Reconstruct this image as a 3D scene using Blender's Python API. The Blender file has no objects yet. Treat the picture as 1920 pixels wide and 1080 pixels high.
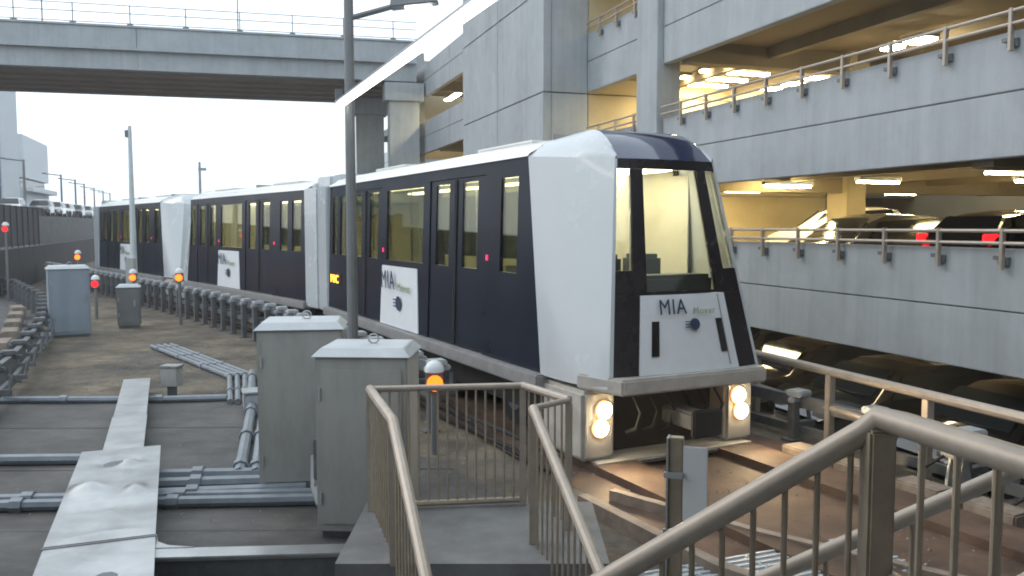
import bpy, bmesh, math, random
from mathutils import Vector, Matrix
random.seed(7)
R = math.radians
C = bpy.context.scene.collection
S = bpy.context.scene

# ---------------------------------------------------------------- camera, sky, sun, exposure
cam_d = bpy.data.cameras.new("camera"); cam = bpy.data.objects.new("camera", cam_d); C.objects.link(cam)
cam.location = (0, 0, 3.0); cam.rotation_euler = (R(90 - 4.11), 0, 0)
cam_d.sensor_width = 36; cam_d.lens = 30.0; cam_d.clip_start = 0.05; cam_d.clip_end = 3000
S.camera = cam
S.cycles.filter_width = 1.9
SUN_EL, SUN_AZ = 38, -70   # azimuth clockwise from +Y
w = bpy.data.worlds.new("World"); S.world = w; w.use_nodes = True
nt = w.node_tree; nt.nodes.clear()
sky = nt.nodes.new("ShaderNodeTexSky"); sky.sky_type = 'NISHITA'; sky.sun_disc = False
sky.sun_elevation = R(SUN_EL); sky.sun_rotation = R(SUN_AZ); sky.dust_density = 4.0; sky.air_density = 1.0
hs = nt.nodes.new("ShaderNodeHueSaturation"); hs.inputs["Saturation"].default_value = 0.8
bg = nt.nodes.new("ShaderNodeBackground"); bg.inputs[1].default_value = 0.15
ow = nt.nodes.new("ShaderNodeOutputWorld")
nt.links.new(sky.outputs[0], hs.inputs["Color"]); mxs = nt.nodes.new("ShaderNodeMixRGB"); mxs.inputs[0].default_value = 0.75; mxs.inputs[2].default_value = (9.6, 10.8, 11.8, 1)   # even overcast veil
nt.links.new(hs.outputs[0], mxs.inputs[1]); nt.links.new(mxs.outputs[0], bg.inputs[0]); nt.links.new(bg.outputs[0], ow.inputs[0])
sd = bpy.data.lights.new("sun", 'SUN'); sun = bpy.data.objects.new("sun", sd); C.objects.link(sun)
sd.energy = 0.5; sd.angle = R(25); sd.color = (1, 0.97, 0.92)
sun.rotation_euler = (R(90 - SUN_EL), 0, R(180 - SUN_AZ))
S.view_settings.view_transform = 'Standard'; S.view_settings.look = 'None'
S.view_settings.exposure = 0.12; S.view_settings.gamma = 1.0; S.view_settings.use_curve_mapping = False

# ---------------------------------------------------------------- materials
def mat(name, col, rough=0.7, metal=0.0, var=0.25, scale=3.0, bump=0.15, bscale=40, col2=None, emit=None, estr=0, streak=False, spec=0.5, coat=0):
    m = bpy.data.materials.new(name); m.use_nodes = True
    n = m.node_tree; L = n.links; b = n.nodes["Principled BSDF"]
    b.inputs["Roughness"].default_value = rough; b.inputs["Metallic"].default_value = metal
    b.inputs["Specular IOR Level"].default_value = spec; b.inputs["Coat Weight"].default_value = coat
    tc = n.nodes.new("ShaderNodeTexCoord")
    mp = n.nodes.new("ShaderNodeMapping"); L.new(tc.outputs["Object"], mp.inputs[0])
    if streak: mp.inputs["Scale"].default_value = (1, 1, 0.12)
    nz = n.nodes.new("ShaderNodeTexNoise"); nz.inputs["Scale"].default_value = scale; nz.inputs["Detail"].default_value = 7; nz.inputs["Roughness"].default_value = 0.65
    L.new(mp.outputs[0], nz.inputs["Vector"])
    rp = n.nodes.new("ShaderNodeValToRGB"); rp.color_ramp.elements[0].position = 0.3; rp.color_ramp.elements[1].position = 0.72
    c2 = col2 or tuple(c * (1 - var) for c in col)
    rp.color_ramp.elements[0].color = (*c2, 1); rp.color_ramp.elements[1].color = (*(tuple(min(1, c * (1 + var * .3)) for c in col)), 1)
    L.new(nz.outputs[0], rp.inputs[0]); L.new(rp.outputs[0], b.inputs["Base Color"])
    if bump:
        n2 = n.nodes.new("ShaderNodeTexNoise"); n2.inputs["Scale"].default_value = bscale; n2.inputs["Detail"].default_value = 4
        L.new(tc.outputs["Object"], n2.inputs["Vector"])
        bp = n.nodes.new("ShaderNodeBump"); bp.inputs["Strength"].default_value = bump; bp.inputs["Distance"].default_value = 0.01
        L.new(n2.outputs[0], bp.inputs["Height"]); L.new(bp.outputs[0], b.inputs["Normal"])
    mr = n.nodes.new("ShaderNodeMapRange"); mr.inputs["To Min"].default_value = max(0, rough - .1); mr.inputs["To Max"].default_value = min(1, rough + .12)
    L.new(nz.outputs[0], mr.inputs[0]); L.new(mr.outputs[0], b.inputs["Roughness"])
    if emit:
        b.inputs["Emission Color"].default_value = (*emit, 1); b.inputs["Emission Strength"].default_value = estr
    return m
def glass(name, tint, refl=0.08):
    m = bpy.data.materials.new(name); m.use_nodes = True
    n = m.node_tree; L = n.links; n.nodes.clear()
    o = n.nodes.new("ShaderNodeOutputMaterial"); t = n.nodes.new("ShaderNodeBsdfTransparent"); t.inputs[0].default_value = (*tint, 1)
    g = n.nodes.new("ShaderNodeBsdfGlossy"); g.inputs["Roughness"].default_value = 0.03
    lw = n.nodes.new("ShaderNodeLayerWeight"); lw.inputs[0].default_value = 0.25
    mr = n.nodes.new("ShaderNodeMapRange"); mr.inputs["To Min"].default_value = refl * .5; mr.inputs["To Max"].default_value = 0.6
    mx = n.nodes.new("ShaderNodeMixShader")
    L.new(lw.outputs["Fresnel"], mr.inputs[0]); L.new(mr.outputs[0], mx.inputs[0]); L.new(t.outputs[0], mx.inputs[1]); L.new(g.outputs[0], mx.inputs[2]); L.new(mx.outputs[0], o.inputs[0])
    return m
M = {}
M['conc'] = mat('pale concrete', (.405, .435, .455), .85, var=.10, scale=1.2, bump=.3, streak=True)
def weather(m, scale, amt, sc=(1, 1, 1)):     # broad stains over a concrete
    n = m.node_tree; L = n.links; b = n.nodes["Principled BSDF"]; src = b.inputs["Base Color"].links[0].from_socket
    tc = n.nodes.new("ShaderNodeTexCoord"); mp = n.nodes.new("ShaderNodeMapping"); mp.inputs["Scale"].default_value = sc
    nz = n.nodes.new("ShaderNodeTexNoise"); nz.inputs["Scale"].default_value = scale; nz.inputs["Detail"].default_value = 9; nz.inputs["Roughness"].default_value = .7
    mr = n.nodes.new("ShaderNodeMapRange"); mr.inputs[1].default_value = .42; mr.inputs[2].default_value = .66; mr.inputs[3].default_value = 1; mr.inputs[4].default_value = 1 - amt
    mx = n.nodes.new("ShaderNodeMixRGB"); mx.blend_type = 'MULTIPLY'; mx.inputs[0].default_value = 1
    L.new(tc.outputs["Object"], mp.inputs[0]); L.new(mp.outputs[0], nz.inputs["Vector"]); L.new(nz.outputs[0], mr.inputs[0]); L.new(src, mx.inputs[1]); L.new(mr.outputs[0], mx.inputs[2]); L.new(mx.outputs[0], b.inputs["Base Color"])
weather(M['conc'], .9, .16); weather(M['conc'], 4, .12, (1, 1, .06))
M['conc_d'] = mat('grey concrete', (.27, .275, .275), .85, var=.25, scale=1.5, bump=.25, streak=True)
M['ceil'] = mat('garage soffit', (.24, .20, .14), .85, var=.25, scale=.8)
M['land'] = mat('stair landing concrete', (.20, .205, .205), .8, col2=(.10, .10, .10), scale=1.6, bump=.35)
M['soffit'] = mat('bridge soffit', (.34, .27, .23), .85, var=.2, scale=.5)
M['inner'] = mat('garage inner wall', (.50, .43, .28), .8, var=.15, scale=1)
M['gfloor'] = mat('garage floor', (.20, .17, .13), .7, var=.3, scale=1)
M['slab'] = mat('median concrete', (.24, .195, .135), .9, col2=(.075, .07, .062), scale=.55, bump=.4, bscale=25)
M['dark_slab'] = mat('dark wet concrete', (.125, .118, .105), .6, col2=(.042, .042, .043), scale=.8, bump=.35, bscale=25)
M['track'] = mat('warm tinted guideway', (.15, .09, .058), .75, col2=(.05, .03, .022), scale=1.6, bump=.4, bscale=20)  # brown base stands in for warm window reflections over this track
M['track_l'] = mat('dark guideway', (.10, .095, .095), .85, col2=(.05, .047, .05), scale=1.2, bump=.4, bscale=20)
M['ground'] = mat('asphalt ground', (.07, .068, .066), .9, var=.4, scale=.3, bump=.3, bscale=15)
M['galv'] = mat('galvanised steel', (.42, .44, .45), .42, .55, var=.2, scale=5, bump=.05)
M['galv_w'] = mat('bright tray sheet', (.50, .51, .51), .30, .75, var=.25, scale=2.5, bump=.25, bscale=2.5)
M['conduit'] = mat('blue grey conduit', (.24, .27, .30), .45, .3, var=.25, scale=5, bump=.05)
M['galv_d'] = mat('dull steel', (.17, .18, .19), .55, .4, var=.35, scale=6, bump=.1)
M['cab'] = mat('cabinet sheet', (.42, .42, .395), .5, .1, var=.2, scale=2, bump=.05, streak=True)
M['cab_b'] = mat('blue grey cabinet', (.26, .31, .36), .5, .1, var=.2, scale=2, bump=.05, streak=True)
M['cap'] = mat('cabinet cap', (.52, .55, .57), .4, .2, var=.15, scale=4, bump=.03)
M['white'] = mat('white train paint', (.52, .555, .575), .25, var=.05, scale=1.2, bump=0, coat=.3)
M['cream'] = mat('white roof paint', (.80, .80, .78), .3, var=.06, scale=2, bump=0)
M['dirty'] = mat('dirty white skirt', (.52, .49, .44), .45, var=.3, scale=3, bump=.05)
M['navy'] = mat('navy train paint', (.010, .014, .030), .3, var=.35, scale=1.5, bump=0, spec=.25)
M['mask'] = mat('black cab mask', (.022, .017, .019), .25, var=.2, scale=2, bump=0, spec=.25)
M['brow'] = mat('tinted brow panel', (.035, .045, .095), .1, var=.2, scale=2, bump=0, coat=.8)  # blue-black panel, base made bluer for the sky reflected in it
M['grime'] = mat('grimy block', (.30, .25, .20), .8, col2=(.14, .11, .09), scale=4)
M['rubber'] = mat('black rubber', (.02, .02, .02), .8, var=.3)
M['under'] = mat('underframe', (.035, .03, .028), .8, var=.4, scale=4)
M['sill'] = mat('grey sill', (.33, .32, .32), .45, .2, var=.25, scale=4)
M['t_in'] = mat('train interior', (.66, .64, .54), .6, var=.1)
M['t_seat'] = mat('train seat', (.08, .10, .12), .6, var=.2)
M['steel'] = mat('polished rail', (.6, .6, .58), .25, .9, var=.1)
M['rail'] = mat('handrail steel', (.44, .38, .32), .45, .3, var=.2, scale=8, bump=.06)
M['rail_b'] = mat('baluster steel', (.38, .32, .245), .5, .35, var=.25, scale=9, bump=.05)
M['logo_b'] = mat('logo navy ink', (.03, .045, .09), .4, var=.05, bump=0)
M['logo_g'] = mat('logo green ink', (.30, .38, .22), .4, var=.05, bump=0)
M['black'] = mat('black lens', (.015, .013, .012), .15, var=.1, bump=0)
M['fence'] = mat('dark wall panel', (.03, .024, .024), .8, var=.45, scale=2, streak=True)
M['bglass'] = mat('blue facade glass', (.06, .15, .22), .45, .0, var=.4, scale=.15, bump=0)
M['bwhite'] = mat('pale facade panel', (.62, .66, .68), .6, var=.1, scale=.6)
M['pole'] = mat('lamp pole grey', (.20, .21, .215), .5, .3, var=.2, scale=3)
M['pole_l'] = mat('pale mast', (.55, .60, .62), .5, .2, var=.15, scale=3)
M['car_w'] = mat('white car paint', (.72, .72, .70), .2, var=.04, bump=0, coat=.6)
M['car_k'] = mat('black car paint', (.012, .012, .013), .12, var=.1, bump=0, coat=.8)
M['car_g'] = mat('grey car paint', (.05, .05, .05), .18, .2, var=.1, bump=0, coat=.8)
M['car_b'] = mat('brown car paint', (.022, .017, .014), .15, .1, var=.1, bump=0, coat=.8)
M['car_s'] = mat('silver car paint', (.42, .43, .44), .2, .6, var=.06, bump=0, coat=.8)
M['cglass'] = mat('car glass', (.012, .014, .015), .05, var=.1, bump=0)
M['tail'] = mat('tail lamp', (.35, .01, .012), .2, var=.1, bump=0)
M['signw'] = mat('white sign back', (.72, .74, .76), .45, var=.08, scale=4, bump=0)
M['winglass'] = glass('tinted window', (.60, .61, .47), .14)
M['wscreen'] = glass('windscreen', (.82, .82, .76), .10)
def em(name, c, s): return mat(name, c, .5, var=.02, bump=0, emit=c, estr=s)
M['e_in'] = em('train ceiling light', (1, .93, .72), 19.0)
M['e_head'] = em('headlamp', (1, .84, .55), 60)
M['e_bloom'] = em('headlamp bloom ring', (1, .52, .18), 1.1)  # ring glows on its own to imitate bloom round the headlamps
M['e_tube'] = em('garage tube', (1, .82, .46), 75)
M['e_fill'] = em('bay fill tube', (1, .80, .45), 30)
M['e_flood'] = em('garage flood', (1, .86, .55), 170)
M['e_tube_refl'] = em('reflected tube', (1, .97, .9), 5.5)
M['e_or'] = em('orange signal', (1, .17, .012), 2.6)
M['e_rd'] = em('red signal', (1, .010, .014), 2.6)
M['e_gr'] = em('green pilot', (.05, .8, .3), 1.5)
M['e_amber'] = em('amber reflection', (1, .50, .05), 3.5)
M['e_pk'] = em('red glow', (.9, .03, .12), 1.0)
M['e_lamp'] = em('street lamp lens', (1, .97, .9), 4)

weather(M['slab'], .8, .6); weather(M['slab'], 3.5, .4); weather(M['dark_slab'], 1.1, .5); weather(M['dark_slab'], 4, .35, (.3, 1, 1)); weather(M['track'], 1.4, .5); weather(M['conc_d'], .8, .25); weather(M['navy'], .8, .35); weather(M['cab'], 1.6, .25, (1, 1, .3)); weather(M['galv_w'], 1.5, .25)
# ---------------------------------------------------------------- mesh helpers
class MB:
    def __init__(s): s.v = []; s.f = []
    def hexa(s, p):       # 0-3 bottom loop ccw, 4-7 top loop
        b = len(s.v); s.v += [tuple(q) for q in p]
        s.f += [tuple(b + i for i in q) for q in ((3, 2, 1, 0), (4, 5, 6, 7), (0, 1, 5, 4), (1, 2, 6, 5), (2, 3, 7, 6), (3, 0, 4, 7))]
        return s
    def box(s, x0, x1, y0, y1, z0, z1):
        return s.hexa([(x0, y0, z0), (x1, y0, z0), (x1, y1, z0), (x0, y1, z0), (x0, y0, z1), (x1, y0, z1), (x1, y1, z1), (x0, y1, z1)])
    def tube(s, path, r, n=10, r2=None, caps=True):
        P = [Vector(p) for p in path]; rings = []; up = None
        for i, p in enumerate(P):
            d = (P[min(i + 1, len(P) - 1)] - P[max(i - 1, 0)]).normalized()
            if up is None:
                up = Vector((0, 0, 1)) if abs(d.z) < .9 else Vector((1, 0, 0))
            a = d.cross(up).normalized(); b2 = a.cross(d).normalized(); up = b2
            rr = r if r2 is None else r + (r2 - r) * i / (len(P) - 1)
            b = len(s.v)
            for k in range(n):
                t = 2 * math.pi * k / n
                s.v.append(tuple(p + a * math.cos(t) * rr + b2 * math.sin(t) * rr))
            rings.append(b)
        for i in range(len(rings) - 1):
            a, b = rings[i], rings[i + 1]
            for k in range(n):
                s.f.append((a + k, a + (k + 1) % n, b + (k + 1) % n, b + k))
        if caps:
            s.f.append(tuple(rings[0] + n - 1 - k for k in range(n))); s.f.append(tuple(rings[-1] + k for k in range(n)))
        return s
    def lathe(s, prof, cx=0, cy=0, n=16):
        b = len(s.v)
        for r, z in prof:
            for k in range(n):
                t = 2 * math.pi * k / n; s.v.append((cx + r * math.cos(t), cy + r * math.sin(t), z))
        for i in range(len(prof) - 1):
            for k in range(n):
                s.f.append((b + i * n + k, b + i * n + (k + 1) % n, b + (i + 1) * n + (k + 1) % n, b + (i + 1) * n + k))
        s.f.append(tuple(b + n - 1 - k for k in range(n))); s.f.append(tuple(b + (len(prof) - 1) * n + k for k in range(n)))
        return s
    def prism(s, poly, z0, z1):
        b = len(s.v); n = len(poly)
        s.v += [(x, y, z0) for x, y in poly] + [(x, y, z1) for x, y in poly]
        s.f.append(tuple(b + n - 1 - i for i in range(n))); s.f.append(tuple(b + n + i for i in range(n)))
        s.f += [(b + i, b + (i + 1) % n, b + n + (i + 1) % n, b + n + i) for i in range(n)]
        return s
    def patch(s, fn, nu, nv, th):   # fn(u,v)->(point), solid patch of thickness vector th
        b = len(s.v); th = Vector(th)
        for k in (0, 1):
            for j in range(nv + 1):
                for i in range(nu + 1):
                    s.v.append(tuple(Vector(fn(i / nu, j / nv)) + th * k))
        W = nu + 1; N = W * (nv + 1)
        for j in range(nv):
            for i in range(nu):
                q = (b + j * W + i, b + j * W + i + 1, b + (j + 1) * W + i + 1, b + (j + 1) * W + i)
                s.f.append(q); s.f.append(tuple(x + N for x in reversed(q)))
        for i in range(nu):
            for j, fl in ((0, 1), (nv, 0)):
                q = (b + j * W + i, b + j * W + i + 1, b + N + j * W + i + 1, b + N + j * W + i)
                s.f.append(tuple(reversed(q)) if fl else q)
        for j in range(nv):
            for i, fl in ((0, 0), (nu, 1)):
                q = (b + j * W + i, b + (j + 1) * W + i, b + N + (j + 1) * W + i, b + N + j * W + i)
                s.f.append(tuple(reversed(q)) if fl else q)
        return s
    def mesh(s, name, m, bevel=0, smooth=True):
        me = bpy.data.meshes.new(name); me.from_pydata(s.v, [], s.f)
        bm = bmesh.new(); bm.from_mesh(me)
        bmesh.ops.recalc_face_normals(bm, faces=bm.faces)
        if bevel: bmesh.ops.bevel(bm, geom=list(bm.edges), offset=bevel, segments=2, affect='EDGES', clamp_overlap=True)
        for f in bm.faces: f.smooth = smooth
        bm.to_mesh(me); bm.free()
        if smooth: me.set_sharp_from_angle(angle=R(35))
        me.materials.append(m if not isinstance(m, str) else M[m])
        return me
def put(name, me, parent=None, loc=(0, 0, 0), rz=0):
    o = bpy.data.objects.new(name, me); C.objects.link(o); o.parent = parent; o.location = loc; o.rotation_euler = (0, 0, rz); return o
def part(name, mb, m, parent, bevel=0, loc=(0, 0, 0), rz=0): return put(name, mb.mesh(name, m, bevel), parent, loc, rz)
def tag(o, label, cat, group=None):
    o['label'] = label; o['category'] = cat
    if group: o['group'] = group
    return o
def thing(name, label, cat, loc=(0, 0, 0), rz=0, group=None):
    o = put(name, None, None, loc, rz); return tag(o, label, cat, group)
def struct(name, mb, m, bevel=0):
    o = part(name, mb, m, None, bevel); o['kind'] = 'structure'; return o
def stuff(o): o['kind'] = 'stuff'; return o
def dup(root, loc, rz, label, group=None):
    def cp(o, par):
        c = o.copy(); C.objects.link(c); c.parent = par
        for ch in list(KIDS.get(o.name, [])): cp(ch, c)
        return c
    KIDS = {}
    for o in C.objects:
        if o.parent: KIDS.setdefault(o.parent.name, []).append(o)
    r = cp(root, None); r.location = loc; r.rotation_euler = (0, 0, rz); r['label'] = label
    if group: r['group'] = group
    return r
def text_mesh(txt, size, m, depth=.004, bold=0):
    cu = bpy.data.curves.new("lettering", 'FONT'); cu.body = txt; cu.size = size; cu.extrude = depth; cu.offset = bold; cu.resolution_u = 2; cu.space_character = 1.12
    o = bpy.data.objects.new("tmp", cu); C.objects.link(o); bpy.context.view_layer.update()
    me = bpy.data.meshes.new_from_object(o.evaluated_get(bpy.context.evaluated_depsgraph_get()))
    bpy.data.objects.remove(o); me.materials.clear(); me.materials.append(M[m]); me.name = "lettering"
    return me

# ---------------------------------------------------------------- ground and guideways
struct('ground', MB().box(-900, 500, -200, 1600, -1.6, -1.0), 'ground')
G0 = Vector((7.24, 12.06, 0)); GA = math.atan2(.949, -.314)
def gw(t, y, z=0):   # garage frame to world: t along the facade, y towards the track
    return Vector((G0.x - .314 * t - .949 * y, G0.y + .949 * t - .314 * y, z))
a0, a1 = gw(-14, 2.7), gw(60, 2.7)
struct('median_slab', MB().prism([(a0.x, a0.y), (a1.x, a1.y), (-70, 80), (-60, 30), (-30, -2)], -.99, 0), 'slab')
def ribbon(mb, pts, off0, off1, z0, z1):
    P = [Vector((x, y, 0)) for x, y in pts]; L = []
    for i, p in enumerate(P):
        d = (P[min(i + 1, len(P) - 1)] - P[max(i - 1, 0)]).normalized(); n = Vector((-d.y, d.x, 0)); L.append((p + n * off0, p + n * off1))
    for (a, b), (c, d) in zip(L, L[1:]):
        mb.hexa([(a.x, a.y, z0), (c.x, c.y, z0), (d.x, d.y, z0), (b.x, b.y, z0), (a.x, a.y, z1), (c.x, c.y, z1), (d.x, d.y, z1), (b.x, b.y, z1)])
    return mb
def arc(p0, segs):   # polyline from straight runs (length, heading left of +Y in degrees)
    out = [p0]; x, y = p0
    for l, h in segs:
        x -= math.sin(R(h)) * l; y += math.cos(R(h)) * l; out.append((x, y))
    return out
# centre line of the near track: follows the three cars
HA, HB, HC_, LCAR = 27.0, 36.5, 38.0, 12.8
A0 = (2.2, 10.61)
TR = arc((2.2 + .454 * 14, 10.61 - .891 * 14), [(14, 27), (6, 27), (7.2, 29), (7, 35), (6.2, 37), (7, 37.5), (7, 38), (14, 39)])
TL = [(-4.5, -1), (-8.4, 8), (-10.9, 14.5), (-13.4, 20), (-17.2, 27), (-22.5, 34.5), (-31, 43)]
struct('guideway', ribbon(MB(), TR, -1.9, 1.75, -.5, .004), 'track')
struct('guideway', ribbon(MB(), TL, -1.9, 1.9, -.5, .004), 'track_l')
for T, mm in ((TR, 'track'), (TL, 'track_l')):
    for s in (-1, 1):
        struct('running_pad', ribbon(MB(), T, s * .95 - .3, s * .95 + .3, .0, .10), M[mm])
# darker poured panel of concrete in front of the sandy median
for k, (ya, yb) in enumerate(((-2, 3.0), (3.02, 6.0), (6.02, 8.1), (8.12, 10.2), (10.22, 12.4), (12.42, 14.9))):   # poured bays with open joints
    xr = lambda y: min(.6, -3.1 + (13.2 - y) * .80) if y > 8.6 else .6
    o = struct('concrete_apron', MB().prism([(-6.0 - ya * .42, ya), (xr(ya), ya + .15), (xr(yb), yb + .15), (-6.0 - yb * .42, yb)], -.3, .012 + .002 * (k % 3)), 'dark_slab')
# station floor and stair at the camera
struct('station_platform', MB().box(-6, 9, -6, 2.30, -.98, 1.2), 'conc_d')
st = thing('station_building', 'concrete station behind the viewpoint with flat canopy roof', 'building', (0, 0, 0))
part('roof', MB().box(-9, 12, -9, 2.6, 6.3, 6.8), 'conc_d', st)
part('wall', MB().box(-9, 12, -9.3, -9, -.98, 6.3), 'conc_d', st)
part('column', MB().box(-8.6, -8.1, 1.9, 2.3, -.98, 6.3), 'conc_d', st)
part('column', MB().box(8.3, 8.8, 1.9, 2.25, -.98, 6.3), 'conc_d', st)

# ---------------------------------------------------------------- parking garage
ga = thing('parking_garage', 'long pale concrete parking garage with open lit decks beside the track', 'parking garage', G0, GA)
LEV = [(.84, 2.68), (4.0, 5.78), (7.16, 8.94), (10.3, 12.1)]
def panel(t0, t1, z0, z1, y0=-.22, y1=0.0, m='conc', name='spandrel_panel'):
    return part(name, MB().box(t0, t1, y0, y1, z0, z1), m, ga, .012)
runs = [(-12, -1.5), (-1.48, 10.7), (11.92, 15.58), (25.4, 33.0), (33.02, 41)]
for zb, zt in LEV:
    zj = zb + .93
    for t0, t1 in runs:
        panel(t0, t1, zb, zj - .008); panel(t0, t1, zj + .008, zt)
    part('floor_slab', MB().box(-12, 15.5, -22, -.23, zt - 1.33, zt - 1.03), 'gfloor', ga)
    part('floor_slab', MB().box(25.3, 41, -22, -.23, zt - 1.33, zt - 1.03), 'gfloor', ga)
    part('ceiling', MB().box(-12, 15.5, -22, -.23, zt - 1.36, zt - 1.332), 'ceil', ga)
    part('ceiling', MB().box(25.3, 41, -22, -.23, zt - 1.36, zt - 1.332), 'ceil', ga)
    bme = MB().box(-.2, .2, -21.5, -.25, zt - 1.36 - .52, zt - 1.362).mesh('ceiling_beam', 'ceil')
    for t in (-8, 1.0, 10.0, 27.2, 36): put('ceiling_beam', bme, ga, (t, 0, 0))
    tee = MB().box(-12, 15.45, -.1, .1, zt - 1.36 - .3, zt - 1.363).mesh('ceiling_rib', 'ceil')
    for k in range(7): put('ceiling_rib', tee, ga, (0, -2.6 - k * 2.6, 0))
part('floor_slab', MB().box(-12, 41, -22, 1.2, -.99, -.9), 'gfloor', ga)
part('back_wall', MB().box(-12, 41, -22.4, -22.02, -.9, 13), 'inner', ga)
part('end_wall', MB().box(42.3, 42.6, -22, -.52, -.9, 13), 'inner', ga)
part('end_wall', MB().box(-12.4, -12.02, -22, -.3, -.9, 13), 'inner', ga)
cme = MB().box(-.42, .42, -.3, .3, -.9, 12.3).mesh('column', 'inner', .02)
for t in (-8, 1.0, 10.0, 27.2, 36):
    for y in (-5.2, -13.5): put('column', cme, ga, (t, y, 0))
for t0, t1, y1 in ((10.72, 11.9, .16), (25.1, 26.3, .14), (41.02, 42.2, .16)):
    part('facade_pier', MB().box(t0, t1, -.5, y1, -.95, 13.2), 'conc', ga, .02)
# stair tower: panel courses with recessed joints
tw = thing('stair_tower', 'tall blank concrete stair tower standing proud of the parking garage', 'tower', G0, GA)
for z0, z1 in ((-.95, .9), (.93, 4.0), (4.03, 7.1), (7.13, 10.2), (10.23, 13.3), (13.33, 16.4)):
    part('wall_panel', MB().box(15.6, 20.3, 1.2, 1.45, z0, z1), 'conc', tw, .015)
    part('wall_panel', MB().box(20.32, 25.05, 1.2, 1.45, z0, z1), 'conc', tw, .015)
    part('wall_panel', MB().box(15.62, 15.85, -.02, 1.19, z0, z1), 'conc', tw, .015)
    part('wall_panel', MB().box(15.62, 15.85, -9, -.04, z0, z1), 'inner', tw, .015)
part('core', MB().box(15.8, 25.03, -9, 1.21, -.95, 16.3), 'conc_d', tw)
part('ramp_slab', MB().box(11.2, 15.5, -9.5, -4.4, 1.65, 1.95), 'gfloor', ga)
# a pale inner partition behind the tower opening
for z in (4.77,):
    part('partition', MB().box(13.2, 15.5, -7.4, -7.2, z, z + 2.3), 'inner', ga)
# garage guard rails
def guard(zt, t0, t1, label):
    g = thing('guard_rail', label, 'railing', gw(0, 0, zt), GA, 'steel guard rails on the garage parapets')
    for z in (.26, .08): part('rail', MB().tube([(t0, .10, z), (t1, .10, z)], .028, 8), 'rail', g)
    pm = MB().box(-.03, .03, .065, .135, -.30, .30).mesh('post', 'rail', .006)
    bm_ = MB().box(-.09, .09, .002, .06, -.24, -.12).box(.03, .13, .002, .11, -.16, -.10).mesh('bracket', 'galv_d', .006)
    k = 0; t = t0 + .15
    while t < t1:
        p = put('post', pm, g, (t, 0, 0)); put('bracket', bm_, p, (.02, 0, 0)); t += 1.165
    return g
guard(2.68, -2.2, 15.4, 'steel guard rail on the lowest garage parapet in front of the parked cars')
guard(5.78, -2.2, 10.6, 'steel guard rail climbing towards the top right on the middle parapet')
guard(5.78, 12.0, 15.4, 'short guard rail between the pier and the stair tower, middle deck')
guard(8.94, 12.0, 15.4, 'short guard rail between the pier and the stair tower, top deck')
guard(5.78, 26.5, 40.8, 'far guard rail past the stair tower on the middle deck')
# ceiling lights
def fixture(loc_t, y, z, lx, ly, label, m='e_tube', grp='ceiling lights in the garage'):
    f = thing('ceiling_light', label, 'light', gw(loc_t, y, z), GA, grp)
    part('housing', MB().box(-lx / 2 - .04, lx / 2 + .04, -ly / 2 - .04, ly / 2 + .04, 0, .09), 'galv', f)
    part('tube', MB().box(-lx / 2, lx / 2, -ly / 2, ly / 2, -.05, -.002), m, f)
    return f
nm = ['nearest', 'second', 'third', 'farthest']
for i, t in enumerate((11.6, 12.7, 13.8, 14.9)):
    fixture(t, -3.4, 7.48, .22, 2.2, f'{nm[i]} long bright tube light under the deck beside the pier')
    fixture(t, -6.6, 7.48, .30, 2.2, f'{nm[i]} long tube light of the inner row beside the pier')
fixture(6.5, -4.2, 7.2, .55, .42, 'larger glaring flood light behind the middle guard rail', 'e_flood')
fixture(7.35, -4.2, 7.2, .4, .32, 'smaller glaring flood light behind the middle guard rail', 'e_flood')
M['e_deck'] = em('deck tube', (1, .76, .34), 260)
for t, y, d in ((.8, -6.5, 'right edge of the frame'), (5.3, -6.5, 'black parked cars'), (9.0, -2.6, 'yellow column'), (11.6, -5.6, 'white hatchback'), (14.6, -3.0, 'stair tower')):
    fixture(t, y, 4.03, .10, 1.3, f'slim bright tube light on the low deck ceiling by the {d}', 'e_deck')
for t, d in ((3.5, 'right edge of the frame'), (7.0, 'black parked car'), (12.5, 'white parked car'), (21, 'tower')):
    if t < 20: fixture(t, -3.6, 4.05, .12, 1.1, f'thin tube light on the low deck ceiling nearest the {d}')
    if t < 20: fixture(t + .2, -9.5, 4.05, .12, 1.1, f'thin tube light deep in the low deck nearest the {d}')
for t, d in ((5.5, 'glossy dark cars'), (9.5, 'train nose')):
    fixture(t, -4.5, .95, .14, 1.2, f'tube light in the ground level bay above the {d}')
for t, d in ((28.5, 'tower'), (32, 'bridge'), (37.5, 'pier')):
    fixture(t, -1.3, 10.2, 2.6, .3, f'tube light in the far top deck opening beside the {d}')
    fixture(t, -2.5, 7.2, 1.6, .3, f'tube light in the far middle deck opening beside the {d}')
for t, d in ((2.0, 'right edge'), (4.6, 'black glossy car'), (7.4, 'brown glossy car')):
    fixture(t, -.8, .95, 1.3, .16, f'added fill tube close behind the lowest parapet above the {d}', 'e_fill')  # tubes added to brighten the dark ground level bay
fixture(13.5, -3.5, 10.55, .3, 2.2, 'tube light in the top deck opening beside the tower')

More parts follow.
